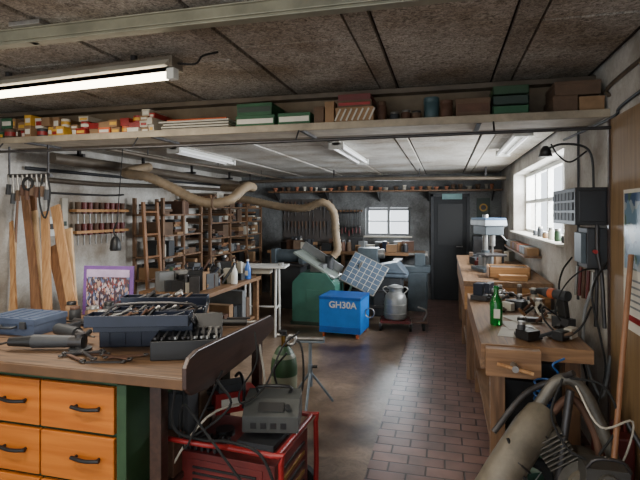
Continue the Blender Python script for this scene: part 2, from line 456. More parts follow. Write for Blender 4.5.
b.bb(-1.36, -1.24, 2.0, 2.75, .3, .33, darkw)
for k in range(5): b.bb(-1.36, -1.25, 2.05+k*.13, 2.16+k*.13, .331, .331+R.uniform(.1, .4), R.choice([dgrey, black, dcard, rust]))
poly = [(-1.06, 1.80, .86), (-1.06, 1.80, .95), (-1.06, 1.83, .985), (-1.06, 1.9, 1.0), (-1.06, 2.3, .985), (-1.06, 2.80, .965), (-1.06, 2.86, .93), (-1.06, 2.87, .87), (-1.06, 2.5, .81), (-1.06, 2.0, .80), (-1.06, 1.85, .82)]
b.prism(poly, (.022, 0, 0), darkw)
b.finish(bevel=.004)

zb = .9005
toolm = [steel, dsteel, rust, black, dsteel, black, dgrey, dcard, dblue]
b = B('cantilever_toolbox')
b.tray(-.25, .25, -.10, .10, 0, .13, .006, dblue)
for k in range(6): b.bb(-.2+k*.08, -.195+k*.08, -.103, -.1, .01, .12, dblue)
for sgn in (-1, 1):
    for k, (dy, dz) in enumerate(((.14, .10), (.25, .15))):
        y = sgn*dy
        b.tray(-.245, .245, y-.055, y+.055, dz, dz+.055, .004, dblue)
        for i in range(18):
            x = R.uniform(-.21, .12); yy = y+R.uniform(-.035, .035)
            b.cyl((x, yy, dz+.02+.02*R.random()), (x+R.uniform(.03, .11), yy+R.uniform(-.03, .03), dz+.045+R.random()*.04), R.uniform(.004, .012), R.choice(toolm), n=8)
    for x in (-.252, .252):
        b.box((x, sgn*.1, .12), (.004, .2, .018), dsteel, (sgn*.55, 0, 0)); b.box((x, sgn*.18, .14), (.004, .2, .018), dsteel, (sgn*.4, 0, 0))
for i in range(40):
    x = R.uniform(-.22, .12); yy = R.uniform(-.09, .09)
    b.cyl((x, yy, .07+.06*R.random()), (x+R.uniform(.04, .14), yy+R.uniform(-.08, .08), .1+R.random()*.08), R.uniform(.006, .016), R.choice(toolm+[orange]), n=8)
b.tube([(-.2, .0, .13), (-.2, .0, .2), (.2, 0, .2), (.2, 0, .13)], .008, dsteel, k=3)
b.finish((-1.52, 2.30, zb), rz=math.radians(18))
b = B('spanner_tray')
b.tray(-.16, .16, -.10, .10, 0, .09, .005, black)
b.box((0, .115, .12), (.32, .012, .11), black, (-.5, 0, 0))
for i in range(10):
    x = -.135+i*.03+R.uniform(-.005, .005); m = R.choice([steel, dsteel, dsteel])
    b.box((x, .01, .095+.004*R.random()), (.010, .13+.05*R.random(), .005), m, (0.1, 0, R.uniform(-.1, .2))); b.cyl((x, .09, .10), (x, .09, .108), .012, m, n=10)
    b.cyl((x, -.07, .092), (x, -.07, .102), .010, R.choice([alu, dsteel]), n=10)
b.finish((-1.225, 2.14, zb+.002), rz=math.radians(22))
b = B('grease_gun'); b.cyl((-.12, 0, .03), (.1, 0, .03), .022, black); b.cyl((.1, 0, .03), (.2, 0, .035), .009, steel); b.cyl((-.12, 0, .03), (-.2, .0, .03), .006, steel); b.bb(-.02, .12, -.01, .01, .05, .06, dsteel); b.finish((-1.26, 2.70, zb), rz=.3, bevel=0)
b = B('wrench_set')
for i in range(8):
    x = R.uniform(-.14, .14); y = R.uniform(-.05, .05); a = R.uniform(-.6, .9)
    b.T = Matrix.Translation((x, y, .002*i)) @ Matrix.Rotation(a, 4, 'Z')
    b.bb(-.08, .08, -.007, .007, 0, .006, R.choice([rust, dsteel, rust])); b.torus((.09, 0, .004), .012, .004, dsteel, n=12, m=6); b.torus((-.09, 0, .004), .010, .004, dsteel, n=12, m=6)
b.finish((-1.60, 1.96, zb+.001), bevel=0)
b = B('angle_grinder')
b.cyl((-.02, 0, .045), (.17, 0, .045), .034, dgrey, .03); b.cyl((.17, 0, .045), (.24, 0, .045), .03, dsteel, .036)
b.cyl((-.14, 0, .042), (-.02, 0, .045), .022, black, .03)
b.cyl((.22, 0, .01), (.22, 0, .085), .026, dsteel); b.cyl((.22, 0, .006), (.22, 0, .012), .055, dgrey, n=24)
b.cyl((.21, .03, .05), (.20, .14, .06), .014, black)
b.tube([(-.14, 0, .042), (-.22, .03, .02), (-.34, .12, .006), (-.5, .22, .006), (-.62, .16, .006)], .005, rubber)
b.finish((-2.0, 2.01, zb), rz=math.radians(14), bevel=0)
b = B('electric_drill')
b.cyl((-.1, 0, .04), (.09, 0, .04), .032, dgrey); b.cyl((.09, 0, .04), (.15, 0, .04), .024, dsteel, .016); b.cyl((.15, 0, .04), (.24, 0, .04), .004, steel)
b.box((-.11, .07, .035), (.04, .14, .04), black, (0, 0, .25)); b.tube([(-.13, .14, .035), (-.16, .22, .02), (-.3, .26, .006), (-.45, .2, .006)], .005, rubber)
b.finish((-2.02, 2.24, zb), rz=-.3)
b = B('blue_plastic_case')
b.bb(-.17, .17, -.12, .12, 0, .06, gblue); b.bb(-.175, .175, -.125, .125, .062, .095, gblue)
for x in (-.1, .1): b.bb(x-.02, x+.02, -.135, -.12, .04, .08, dgrey)
for x in (-.13, -.065, 0, .065, .13): b.bb(x-.012, x+.012, -.11, .11, .095, .1, gblue)
b.tube([(-.05, -.125, .05), (-.05, -.16, .05), (.05, -.16, .05), (.05, -.125, .05)], .007, dgrey, k=2)
b.finish((-2.40, 2.34, zb))
b = B('glass_jars')
for x, y, h, m, l in ((0, -.03, .11, brownc, steel), (.08, -.05, .09, rust, steel), (.15, -.02, .10, rust, alu), (.21, .03, .08, offw, dred), (-.09, .05, .08, dcard, steel), (.04, .06, .12, dgrey, black), (.27, -.04, .07, dsteel, steel), (-.17, .0, .09, dgrey, rust), (-.24, .05, .11, brownc, black), (.34, .03, .10, dgrey, dsteel), (.42, .0, .08, rust, black)): jar(b, x, y, 0, .036, h, m, l)
b.cyl((-.1, -.08, .02), (.05, -.13, .025), .018, dsteel); b.cyl((.1, -.12, .015), (.26, -.15, .02), .014, black)
b.finish((-2.14, 2.62, zb), bevel=0)
b = B('framed_picture')
b.box((0, 0, .17), (.36, .012, .33), M('magenta_frame', (100, 64, 124), .4))
b.box((0, -.007, .175), (.31, .004, .27), picmat('street_print', 60, [(60, 44, 50), (120, 54, 50), (160, 128, 112), (84, 98, 130), (176, 160, 164), (76, 40, 38), (50, 48, 62)]))
b.box((0, -.0095, .285), (.31, .002, .05), M('pic_sky', (170, 150, 176), .3))
for k in range(5): b.box((-.11+k*.055, -.0095, .10+.02*(k % 2)), (.014, .002, .09), M('pic_figure', (60, 40, 50), .4))
b.box((.0, .04, .12), (.03, .012, .24), darkw, (.25, 0, 0))
b.finish((-2.20, 2.79, zb), rot=(-.06, 0, .12))
b = B('screwdriver_set')
for i in range(6):
    b.cyl((i*.03, R.uniform(-.03, .03), .01), (i*.03+.05, .12, .012), .008, R.choice([black, dred, rust, rust]), n=8)
b.finish((-2.75, 2.1, zb), bevel=0)
b = B('power_cable')
b.tube([(-1.0, 2.45, .95), (-.97, 2.4, .8), (-1.02, 2.3, .68), (-.98, 2.25, .64), (-.9, 2.35, .70), (-.86, 2.5, .86), (-.8, 2.62, .92)], .005, rubber)
b.tube([(-1.28, 2.2, .84), (-1.2, 2.05, .5), (-1.1, 2.0, .62), (-1.02, 2.1, .85)], .005, rubber)
b.tube([(-1.03, 2.6, .84), (-.98, 2.5, .6), (-1.1, 2.1, .62), (-1.3, 2.06, .3), (-1.2, 1.98, .2)], .006, offw)
b.tube([(-1.0, 2.0, .84), (-.96, 2.05, .7), (-1.2, 2.05, .52), (-1.18, 2.02, .7), (-1.04, 1.98, .60), (-.9, 2.0, .42), (-.74, 2.04, .2)], .006, rubber)
b.tube([(-1.2, 1.98, .8), (-1.22, 2.0, .6), (-1.1, 2.04, .54), (-.95, 2.05, .54), (-.8, 2.04, .5), (-.72, 2.06, .3)], .007, rubber)
b.finish(bevel=0)

b = B('welding_generator')
b.bb(-.26, .26, -.22, .22, .10, .43, dred)
b.bb(-.2, .2, -.225, -.22, .16, .40, dred)
for i in range(7): b.bb(-.17, .17, -.232, -.224, .18+i*.03, .19+i*.03, black)
for i in range(5): b.bb(.26, .268, -.16, .16, .16+i*.05, .18+i*.05, brass if i % 2 else black)
for y in (-.24, .24):
    b.tube([(-.30, y, .06), (-.30, y, .46), (-.26, y, .49), (.26, y, .49), (.30, y, .46), (.30, y, .06), (.26, y, .04), (-.26, y, .04), (-.30, y, .06)], .014, red, k=2)
for x in (-.28, .28): b.cyl((x, -.24, .49), (x, .24, .49), .014, red); b.cyl((x, -.24, .05), (x, .24, .05), .014, red)
for x in (-.2, .2):
    b.cyl((x, -.27, .09), (x, -.31, .09), .09, rubber, n=24); b.cyl((x, .27, .09), (x, .31, .09), .09, rubber, n=24); b.cyl((x, -.31, .09), (x, .31, .09), .012, steel)
b.tube([(-.28, -.22, .47), (-.36, -.3, .52), (-.05, -.3, .52), (.05, -.22, .49)], .012, red, k=3)
b.cyl((-.12, 0, .43), (-.12, 0, .46), .05, black); b.bb(.0, .2, -.1, .12, .43, .46, dgrey)
for i in range(6): b.bb(-.25+i*.035, -.235+i*.035, -.2, -.05, .43, .45, dsteel)
b.finish((-1.0, 2.33, 0), rz=math.radians(-4), bevel=.008)
b = B('battery_charger')
cg = M('charger_grey', (58, 60, 58), .5)
b.bb(-.14, .14, -.11, .11, 0, .08, cg)
b.prism([(-.14, -.11, .08), (-.14, .11, .08), (-.14, .09, .15), (-.14, -.03, .14)], (.28, 0, 0), cg)
b.box((0, -.076, .115), (.13, .004, .05), black, (-.9, 0, 0)); b.cyl((.08, -.08, .115), (.085, -.1, .125), .015, black)
for i in range(4): b.bb(-.1+i*.05, -.07+i*.05, -.113, -.11, .02, .05, black)
b.tube([(-.08, .04, .14), (-.08, .03, .18), (.08, .03, .18), (.08, .04, .14)], .009, black, k=3)
b.finish((-.86, 2.36, .506), rz=math.radians(12), bevel=.006)
b = B('chainsaw')
b.bb(-.13, .1, -.06, .06, 0, .11, red); b.bb(-.11, .04, -.05, .05, .11, .15, dgrey)
b.tube([(-.13, 0, .1), (-.2, 0, .12), (-.22, 0, .04), (-.12, 0, .02)], .014, black, k=4)
b.tube([(.02, -.07, .02), (.02, -.08, .15), (.02, 0, .19), (.02, .08, .15)], .009, black, k=4)
b.bb(.1, .26, -.003, .003, .03, .08, steel)
b.bb(-.1, .0, -.064, -.06, .03, .08, paper)
b.finish((-1.13, 2.5, .506), rz=.7, bevel=.008)
b = B('gas_cylinder')
b.lathe([(.085, 0), (.09, .02), (.09, .55), (.08, .62), (.05, .67), (.03, .69)], (0, 0, 0), M('cyl_grey', (116, 120, 102), .4))
b.lathe([(.0905, .5), (.0905, .55), (.081, .615), (.051, .672), (.032, .69)], (0, 0, 0), green)
b.cyl((0, 0, .69), (0, 0, .76), .018, brass); b.cyl((-.05, 0, .76), (.05, 0, .76), .012, steel)
b.torus((.06, -.03, .74), .03, .012, steel, (1.3, 0, 0)); b.cyl((0, -.03, .78), (0, -.03, .80), .03, black)
b.tube([(.05, 0, .76), (.14, -.05, .7), (.16, -.1, .45), (.08, -.16, .36), (-.02, -.14, .55), (.06, -.12, .68)], .007, rubber)
b.finish((-1.06, 3.12, 0), bevel=0)
b = B('roller_stand')
gb = M('stand_blue_grey', (120, 132, 142), .4, .3)
b.cyl((0, 0, .22), (0, 0, .53), .014, gb); b.cyl((0, 0, .16), (0, 0, .34), .02, gb)
for k in range(3):
    a = k*2.1+.4; b.tube([(0, 0, .28), (.12*math.cos(a), .12*math.sin(a), .12), (.2*math.cos(a), .2*math.sin(a), .012)], .011, gb, k=2)
b.bb(-.11, .11, -.02, .02, .52, .535, gb); b.cyl((-.11, 0, .55), (.11, 0, .55), .016, steel)
for x in (-.115, .115): b.bb(x-.004, x+.004, -.015, .015, .52, .57, gb)
b.cyl((.02, 0, .32), (.06, 0, .32), .012, black)
b.finish((-1.08, 3.85, 0), rz=.2, bevel=.001)

# ---------------------------------------------------------------- middle
b = B('dust_extractor')
b.bb(-.27, .27, -.24, .24, .07, .52, blue); b.bb(-.275, .275, -.245, .245, .49, .525, M('blue_dark', (12, 80, 160), .4))
b.bb(-.27, .27, -.243, -.24, .08, .15, M('blue_dark'))
for x in (-.22, .22):
    for y in (-.19, .19):
        b.cyl((x-.012, y, .035), (x+.012, y, .035), .035, orange, n=18); b.bb(x-.02, x+.02, y-.02, y+.02, .055, .075, steel)
b.torus((.335, 0, .30), .06, .008, steel, (math.pi/2, 0, 0))
o = b.finish((-1.27, 6.2, 0), rz=math.radians(-4), bevel=.008)
cu = D.curves.new('label_text', 'FONT'); cu.body = 'GH30A'; cu.size = .115; cu.align_x = 'CENTER'; cu.extrude = .002; cu.offset = .002
t = D.objects.new('label_text', cu); SC.collection.objects.link(t); t.parent = o; t.location = (0.04, -.245, .39); t.rotation_euler = (math.pi/2, 0, 0)
cu.materials.append(white)
b = B('planer_thicknesser')
b.prism([(-.33, -.28, 0), (.30, -.28, 0), (.30, -.28, .56), (.16, -.28, .74), (-.20, -.28, .74), (-.33, -.28, .60)], (0, .56, 0), teal)
b.bb(-.35, .32, -.3, .3, 0, .05, dgreen)
b.bb(-.12, .12, -.286, -.28, .2, .5, teal); b.cyl((.2, -.28, .45), (.2, -.31, .45), .04, black)
b.box((-.02, 0, .84), (.70, .5, .03), M('machine_table', (150, 160, 152), .3, .4), (0, .55, 0))
b.box((0, .2, .92), (.7, .03, .12), grey, (0, .55, 0))
b.bb(-.1, .1, -.15, .15, .74, .84, grey)
b.cyl((.12, .12, .7), (.12, .12, .95), .06, dgrey)
b.finish((-1.78, 6.85, 0), bevel=.01)
b = B('solar_panel')
pc = M('panel_cell', (84, 100, 118), .2, .1, var=.12)
b.box((0, 0, .0), (.56, .025, .50), alu)
b.box((0, -.014, 0), (.53, .004, .47), pc)
for i in range(1, 6): b.box((-.265+i*.088, -.017, 0), (.006, .003, .47), paper)
for i in range(1, 6): b.box((0, -.017, -.235+i*.078), (.53, .003, .005), paper)
b.box((-.1, .13, -.18), (.03, .03, .72), alu, (.55, 0, 0))
b.finish((-1.14, 6.98, .70), rot=(-.55, .42, -.1))
b = B('steel_trestle')
for x in (-.25, .25): b.tube([(x, -.14, 0), (x, 0, .42), (x, .14, 0)], .015, dsteel, k=1)
b.bb(-.3, .3, -.03, .03, .40, .44, dsteel); b.bb(-.26, .26, -.1, .1, .18, .2, dsteel)
b.finish((-1.1, 7.15, 0))
b = B('steel_milk_churn')
b.lathe([(.13, .13), (.155, .15), (.155, .40), (.13, .47), (.085, .50), (.085, .55), (.1, .56), (.1, .58), (.03, .60)], (0, 0, 0), M('churn_steel', (140, 142, 140), .4, .4))
for z in (.22, .34): b.torus((0, 0, z), .156, .006, alu)
for s_ in (-1, 1): b.tube([(s_*.12, 0, .48), (s_*.17, 0, .54), (s_*.13, 0, .57), (s_*.09, 0, .55)], .008, alu)
b.bb(-.2, .2, -.18, .18, .1, .13, dred)
for x in (-.2, .2):
    for y in (-.16, .16): b.cyl((x-.015, y, .05), (x+.015, y, .05), .05, rubber, n=18); b.bb(x-.02, x+.02, y-.015, y+.015, .06, .11, steel)
b.bb(.22, .42, -.12, .12, .1, .12, rust)
for y in (-.1, .1): b.cyl((.36, y, .05), (.39, y, .05), .05, rubber, n=18); b.bb(.36, .38, y-.01, y+.01, .06, .11, steel)
b.tube([(.38, 0, .12), (.42, 0, .25), (.3, 0, .3)], .012, steel)
b.finish((-.66, 6.7, 0), rz=.1, bevel=.003)
b = B('white_work_stand')
b.bb(-.33, .33, -.18, .18, .88, .905, white)
b.bb(-.12, .12, -.1, .1, .80, .88, offw)
for x in (-.2, .2):
    b.tube([(x, -.15, 0), (x, -.13, .45), (x, -.1, .88)], .016, white, k=2); b.tube([(x, .15, 0), (x, .13, .45), (x, .1, .88)], .016, white, k=2); b.bb(x-.01, x+.01, -.14, .14, .35, .37, white)
b.bb(-.2, .2, -.01, .01, .35, .37, white); b.cyl((-.3, 0, .905), (-.3, 0, .95), .03, alu); b.cyl((.25, 0, .905), (.25, 0, .94), .04, alu)
b.finish((-2.32, 5.95, 0), rz=.15)
b = B('extraction_hose')
b.tube([(-3.3, 4.9, 2.12), (-3.3, 4.5, 2.03), (-3.15, 4.35, 1.99), (-2.95, 4.35, 1.96), (-2.75, 4.45, 1.86), (-2.5, 4.5, 1.73), (-2.3, 4.55, 1.69), (-2.15, 4.65, 1.74), (-2.12, 4.85, 1.85), (-2.2, 5.2, 1.9), (-2.5, 6.0, 1.92), (-3.1, 6.4, 1.95)], .054, hose_m, n=12, ribs=.018)
b.torus((-2.3, 4.55, 1.69), .06, .012, dcard, (0, math.pi/2, 0))
b.finish(bevel=0)
b = B('extraction_hose')
b.tube([(-3.2, 6.9, 1.82), (-2.9, 6.9, 1.78), (-2.4, 6.9, 1.68), (-2.0, 6.85, 1.66), (-1.72, 6.8, 1.74), (-1.57, 6.85, 1.6), (-1.55, 6.9, 1.3), (-1.52, 6.9, 1.05), (-1.58, 6.87, .95)], .062, hose_m, n=12, ribs=.022)
b.finish(bevel=0)
b = B('extraction_duct')
duct = M('duct_grey', (96, 86, 74), .45, .3)
b.tube([(-3.66, 3.85, 2.12), (-3.66, 6, 2.12), (-3.66, 8.9, 2.1)], .055, duct, k=2, n=12)
for y in (4.2, 5.3, 6.5, 7.8): b.bb(-4.0, -3.6, y, y+.03, 2.17, 2.2, dsteel); b.bb(-3.68, -3.65, y, y+.03, 2.17, ZF-.001, dsteel)
b.finish(bevel=0)
b = B('pipe_run')
b.tube([(-3.955, 3.85, 1.93), (-3.955, 5, 1.93), (-3.955, 6.2, 1.97), (-3.955, 8.9, 2.02)], .028, duct, k=2)
b.tube([(-3.98, 3.85, 1.80), (-3.98, 5, 1.80), (-3.98, 5.35, 1.82)], .012, dsteel, k=2)
b.tube([(-3.965, 3.85, 2.03), (-3.965, 6, 2.05), (-3.965, 8.9, 2.1)], .018, dgrey, k=2)
b.tube([(-3.1, 3.9, 2.2), (-3.0, 5, 2.18), (-2.9, 6.5, 2.2), (-2.9, 8.9, 2.2)], .02, duct, k=2)
for y in (4.4, 6, 7.6): b.cyl((-2.98, y, 2.19), (-2.98, y, ZF-.001), .006, dsteel)
b.finish(bevel=0)
b = B('ceiling_duct')
b.tube([(-3.5, 7.9, 2.12), (-2.6, 7.85, 2.14), (-1.0, 7.85, 2.14), (.9, 7.85, 2.12)], .03, duct, k=2)
for x in (-3.3, -1.8, -.4, .6): b.bb(x, x+.02, 7.84, 7.86, 2.15, ZF-.001, dsteel)
b.finish(bevel=0)

# ---------------------------------------------------------------- left wall things
b = B('timber_boards')
for k in range(12):
    xb = -2.88-.095*k+R.uniform(-.03, .03); h = R.uniform(1.35, 1.92); w_ = R.uniform(.06, .12)
    yb = 3.42+.06*(k % 4); tx = -.44+.02*k+R.uniform(-.2, .12); ty = .25-.03*(k % 4)
    dirv = Vector((tx, ty, math.sqrt(max(.1, h*h-tx*tx-ty*ty)))).normalized()
    p0 = Vector((xb, yb, .02)); side = Vector((1, .0, 0)); side = (side-dirv*side.dot(dirv)).normalized(); nn = dirv.cross(side)*.022
    poly = [p0-side*w_/2, p0+side*w_/2, p0+side*w_/2+dirv*h, p0-side*w_/2+dirv*h]
    poly = [Vector((max(q.x, -3.97), q.y, q.z)) for q in poly]
    b.prism(poly, nn, [pine, pined, pinel, pined][k % 4])
b.finish(bevel=.002)
b = B('timber_offcuts')
for k in range(5):
    b.box((-2.78+k*.12, 3.36+R.uniform(-.02, .02), .43+R.uniform(-.04, .05)), (.11, .022, .84), [pinel, pine][k % 2], (-.12, R.uniform(-.1, .1), 0))
b.finish(bevel=.002)
b = B('clamp_rack')
for z in (1.60, 1.36):
    b.bb(-4.0, -3.90, 4.45, 5.35, z, z+.03, pinex)
    for i in range(9):
        y = 4.5+i*.095
        b.cyl((-3.93, y, z-.02), (-3.93, y, z+.11), .03, R.choice([dred, dred, rust, dcard]), n=10); b.cyl((-3.93, y, z-.13), (-3.93, y, z-.02), .008, steel)
b.finish(bevel=0)
b = B('wooden_level')
b.bb(-4.0, -3.97, 4.32, 4.40, 1.2, 1.75, offw); b.bb(-3.969, -3.965, 4.34, 4.38, 1.45, 1.5, dgreen); b.finish()
b = B('electric_switchbox')
b.bb(-4.0, -3.93, 4.05, 4.2, 1.35, 1.55, white); b.cyl((-3.93, 4.125, 1.45), (-3.91, 4.125, 1.45), .03, black); b.tube([(-3.96, 4.12, 1.55), (-3.96, 4.12, 1.79)], .008, dgrey); b.finish()
b = B('hanging_hand_tools')
b.bb(-3.7, -3.25, 3.40, 3.43, 1.90, 1.93, dsteel)
for x in (-3.69, -3.28): b.bb(x, x+.012, 3.40, 3.412, 1.91, 2.17, dsteel)
for i in range(9):
    x = -3.68+i*.05; l = R.uniform(.06, .16); rr = R.choice([rust, black, dgrey, dcard])
    b.cyl((x, 3.39, 1.92), (x+.02, 3.38, 1.92-l), .009, steel, n=8); b.cyl((x+.02, 3.38, 1.92-l), (x+.01, 3.38, 1.92-l-.09), .02, rr, n=8)
b.torus((-3.45, 3.37, 1.84), .05, .012, rubber, (1.57, 0, 0)); b.tube([(-3.3, 3.38, 1.92), (-3.32, 3.36, 1.7), (-3.26, 3.36, 1.55), (-3.22, 3.37, 1.75), (-3.26, 3.38, 1.92)], .008, rubber)
b.finish(bevel=0)

def shelf_unit(name, x0, x1, y0, y1, zs, top, mats, posts=3):
    g = B(name)
    for i in range(posts):
        y = y0+(y1-y0-.04)*i/(posts-1)
        for x in (x0, x1-.04): g.bb(x, x+.04, y, y+.04, 0, top, rackw)
    for z in zs: g.bb(x0, x1, y0, y1, z, z+.022, rackw)
    for k, z in enumerate(zs):
        zt = (zs[k+1] if k+1 < len(zs) else top+.18)-z-.04
        y = y0+.05
        while y < y1-.10:
            wd = R.uniform(.06, .24); m = R.choice(mats)
            if y+wd > y1-.03: break
            h = min(zt, R.uniform(.06, .24)); q = R.random()
            if q < .15: r = min(wd, .12)/2; jar(g, (x1-.1), y+r, z+.022, r, h, m, R.choice([steel, dred, offw, dgrey]))
            elif q < .55:
                hh = z+.023
                while hh < z+h: g.bb(x0+.06, x1-R.uniform(.0, .06), y, y+wd-.005, hh, hh+.03, R.choice(mats)); hh += .033
            elif q < .9:
                g.bb(x0+.06, x1-R.uniform(.0, .07), y, y+wd-.01, z+.022, z+.022+h, m)
            y += wd+.008
    g.finish(bevel=.002)
shm = [dcard, brownc, rust, offw, dgrey, dcard, brownc, black, pined, grey, dcard]
shelf_unit('wooden_shelf_rack', -3.90, -3.45, 5.42, 6.45, [.3, .7, 1.0, 1.28, 1.55], 1.78, shm)
shelf_unit('wooden_shelf_rack', -3.90, -3.40, 6.6, 8.7, [.3, .65, .92, 1.18, 1.42, 1.66], 1.86, shm, 4)
b = B('wooden_ladder')
for y in (5.0, 5.28): b.box((-3.40, y, .86), (.03, .045, 1.72), pined, (0, -.06, 0))
for k in range(6): b.cyl((-3.36-.018*k, 5.0, .25+k*.27), (-3.36-.018*k, 5.28, .25+k*.27), .014, pined)
b.finish()
b = B('side_table')
b.bb(-2.95, -2.2, 4.2, 5.6, .77, .81, oldy)
for x in (-2.92, -2.28):
    for y in (4.22, 5.52): b.bb(x, x+.06, y, y+.06, 0, .77, oldy)
b.bb(-2.92, -2.25, 4.24, 5.55, .3, .33, oldy)
for i in range(10): b.bb(-2.85, -2.3, 4.3+i*.12, 4.4+i*.12, .331, .331+R.uniform(.1, .35), R.choice(mix))
b.finish()
b = B('table_clutter')
for i in range(110):
    x = R.uniform(-2.88, -2.3); y = R.uniform(4.27, 5.5); h = R.uniform(.03, .2)
    m = R.choice(mix+[black, black, steel, dsteel, dgrey, dcard])
    q = R.random()
    if q < .4: b.box((x, y, .811+h/2), (R.uniform(.05, .16), R.uniform(.05, .14), h), m, (0, 0, R.uniform(0, 3)))
    elif q < .65: jar(b, x, y, .811, R.uniform(.025, .045), h, m, dsteel)
    else: b.cyl((x, y, .83), (x+R.uniform(-.15, .15), y+.12, .85+h), R.uniform(.006, .02), m, n=10)
b.finish(bevel=.002)
def bottle(name, loc, m, cap, s=1.):
    b = B(name)
    b.lathe([(.036*s, 0), (.04*s, .006), (.04*s, .14*s), (.032*s, .17*s), (.015*s, .20*s), (.014*s, .235*s)], (0, 0, 0), m)
    b.lathe([(.017*s, .232*s), (.017*s, .255*s), (.012*s, .258*s)], (0, 0, 0), cap)
    b.bb(-.02*s, .02*s, -.042*s, -.0405*s, .05*s, .11*s, paper)
    return b.finish(loc, bevel=0)
bottle('spray_bottle', (-2.25, 5.3, .812), M('blue_bottle', (60, 110, 190), .3), white, .9)
bottle('spray_bottle', (-2.24, 4.9, .812), white, dblue, .9)
b = B('inspection_lamp')
b.tube([(-3.05, 4.1, 2.295), (-3.1, 4.1, 1.75), (-3.12, 4.1, 1.5)], .004, rubber); b.tube([(-3.12, 4.1, 1.5), (-3.16, 4.1, 1.42), (-3.14, 4.1, 1.36)], .008, black)
b.lathe([(.02, .12), (.045, .08), (.055, 0), (.05, -.02)], (-3.14, 4.1, 1.24), black); b.finish(bevel=0)

# ---------------------------------------------------------------- back wall
b = B('long_high_shelf')
b.bb(-3.3, XR-.01, 8.75, YB-.001, 1.97, 1.995, rackw)
for x in (-3.2, -2.2, -1.2, -.3, .8): b.prism([(x, 8.78, 1.97), (x, YB-.001, 1.97), (x, YB-.001, 1.8)], (.025, 0, 0), dsteel)
b.finish()
b = B('clay_pots')
terra = M('terracotta', (164, 104, 76), .8)
x = -3.2
while x < .85:
    r = R.uniform(.03, .05); h = R.uniform(.05, .10); m = R.choice([terra, dcard, terra, brownc, rust, offw])
    b.lathe([(r*.7, 0), (r*.95, h*.75), (r*1.08, h*.76), (r*1.08, h), (r*.9, h)], (x, 8.9, 1.996), m, n=12); x += r*2+R.uniform(.02, .1)
b.finish(bevel=0)
b = B('door_1')
b.bb(-.25, -.20, YB-.05, YB-.001, 0, 1.93, dgrey); b.bb(.38, .43, YB-.05, YB-.001, 0, 1.93, dgrey); b.bb(-.25, .43, YB-.05, YB-.001, 1.88, 1.93, dgrey)
b.bb(-.2, .38, YB-.03, YB-.001, 0, 1.88, M('door_dark', (12, 16, 20), .6))
b.bb(-.13, .31, YB-.036, YB-.03, 1.0, 1.75, M('door_dark2', (9, 12, 15), .4)); b.cyl((.3, YB-.03, .98), (.3, YB-.09, .98), .012, steel); b.cyl((.3, YB-.09, .98), (.2, YB-.09, .98), .01, steel)
b.bb(-.05, .3, YB-.062, YB-.05, 1.83, 1.93, M('sign_teal', (110, 150, 150), .4))
b.finish()
b = B('round_wall_sign')
b.bb(.55, .78, YB-.02, YB-.001, 1.35, 1.85, dgreen); b.cyl((.665, YB-.02, 1.68), (.665, YB-.03, 1.68), .07, yellow, n=24); b.cyl((.665, YB-.03, 1.68), (.665, YB-.034, 1.68), .045, black, n=24); b.finish()
b = B('storage_cabinet')
b.bb(.45, .93, 8.3, 8.7, 0, 1.2, dgrey); b.bb(.46, .92, 8.29, 8.3, .05, .6, dsteel); b.bb(.46, .92, 8.29, 8.3, .62, 1.15, dsteel); b.cyl((.69, 8.29, .85), (.69, 8.26, .85), .012, steel); b.finish()
b = B('hanging_clamps')
b.bb(-2.0, -1.52, YB-.03, YB-.001, 1.6, 1.64, rackw)
for i in range(7):
    x = -1.97+i*.068; l = R.uniform(.35, .6)
    b.bb(x, x+.012, YB-.045, YB-.035, 1.62-l, 1.66, dsteel); b.bb(x-.0, x+.014, YB-.12, YB-.035, 1.58, 1.61, dsteel); b.bb(x, x+.014, YB-.12, YB-.035, 1.62-l*.7, 1.65-l*.7, dsteel); b.cyl((x+.006, YB-.11, 1.62-l*.7-.1), (x+.006, YB-.11, 1.62-l*.7), .013, dred, n=8)
b.finish(bevel=0)
b = B('wall_tool_board')
b.bb(-3.1, -2.1, YB-.02, YB-.001, .95, 1.85, M('toolboard', (70, 64, 60), .8))
for i in range(26):
    x = -3.07+(i % 13)*.073; z = [1.8, 1.42][i//13]; l = R.uniform(.14, .32)
    b.cyl((x, YB-.03, z), (x, YB-.03, z-l*.5), .013, R.choice([rust, dcard, black, dcard, dgrey]), n=8); b.cyl((x, YB-.03, z-l*.5), (x, YB-.03, z-l), .008, dsteel, n=8)
b.finish(bevel=0)
b = B('back_bench')
b.bb(-3.2, -.35, 8.45, 9.05, .84, .89, oldx)
for x in (-3.15, -1.8, -.42): b.bb(x, x+.06, 8.48, 8.54, 0, .84, oldy); b.bb(x, x+.06, 8.95, 9.01, 0, .84, oldy)
b.bb(-3.15, -.4, 8.5, 9.0, .3, .33, oldy)
for i in range(22):
    x = R.uniform(-3.0, -.55); h = R.uniform(.1, .45); b.bb(x-.1, x+.1, 8.55+R.random()*.05, 8.95, .331, .331+h, R.choice(mix))
b.finish()
b = B('bench_clutter')
for i in range(60):
    x = R.uniform(-3.0, -.55); y = R.uniform(8.55, 8.95); h = R.uniform(.04, .25)
    if x > -1.5: h *= .8
    if R.random() < .7: b.box((x, y, .891+h/2), (R.uniform(.06, .22), R.uniform(.06, .14), h), R.choice(mix+[black, grey, dblue]), (0, 0, R.uniform(-.2, .2)))
    else: jar(b, x, y, .891, R.uniform(.03, .06), h, R.choice(mix), dsteel)
b.finish(bevel=.003)
mg = M('machine_blue_grey', (72, 82, 88), .45, .1)
b = B('metal_lathe')
b.bb(-.55, -.25, -.2, .2, 0, .62, mg); b.bb(.25, .55, -.2, .2, 0, .62, mg); b.bb(-.6, .6, -.17, .17, .62, .72, mg)
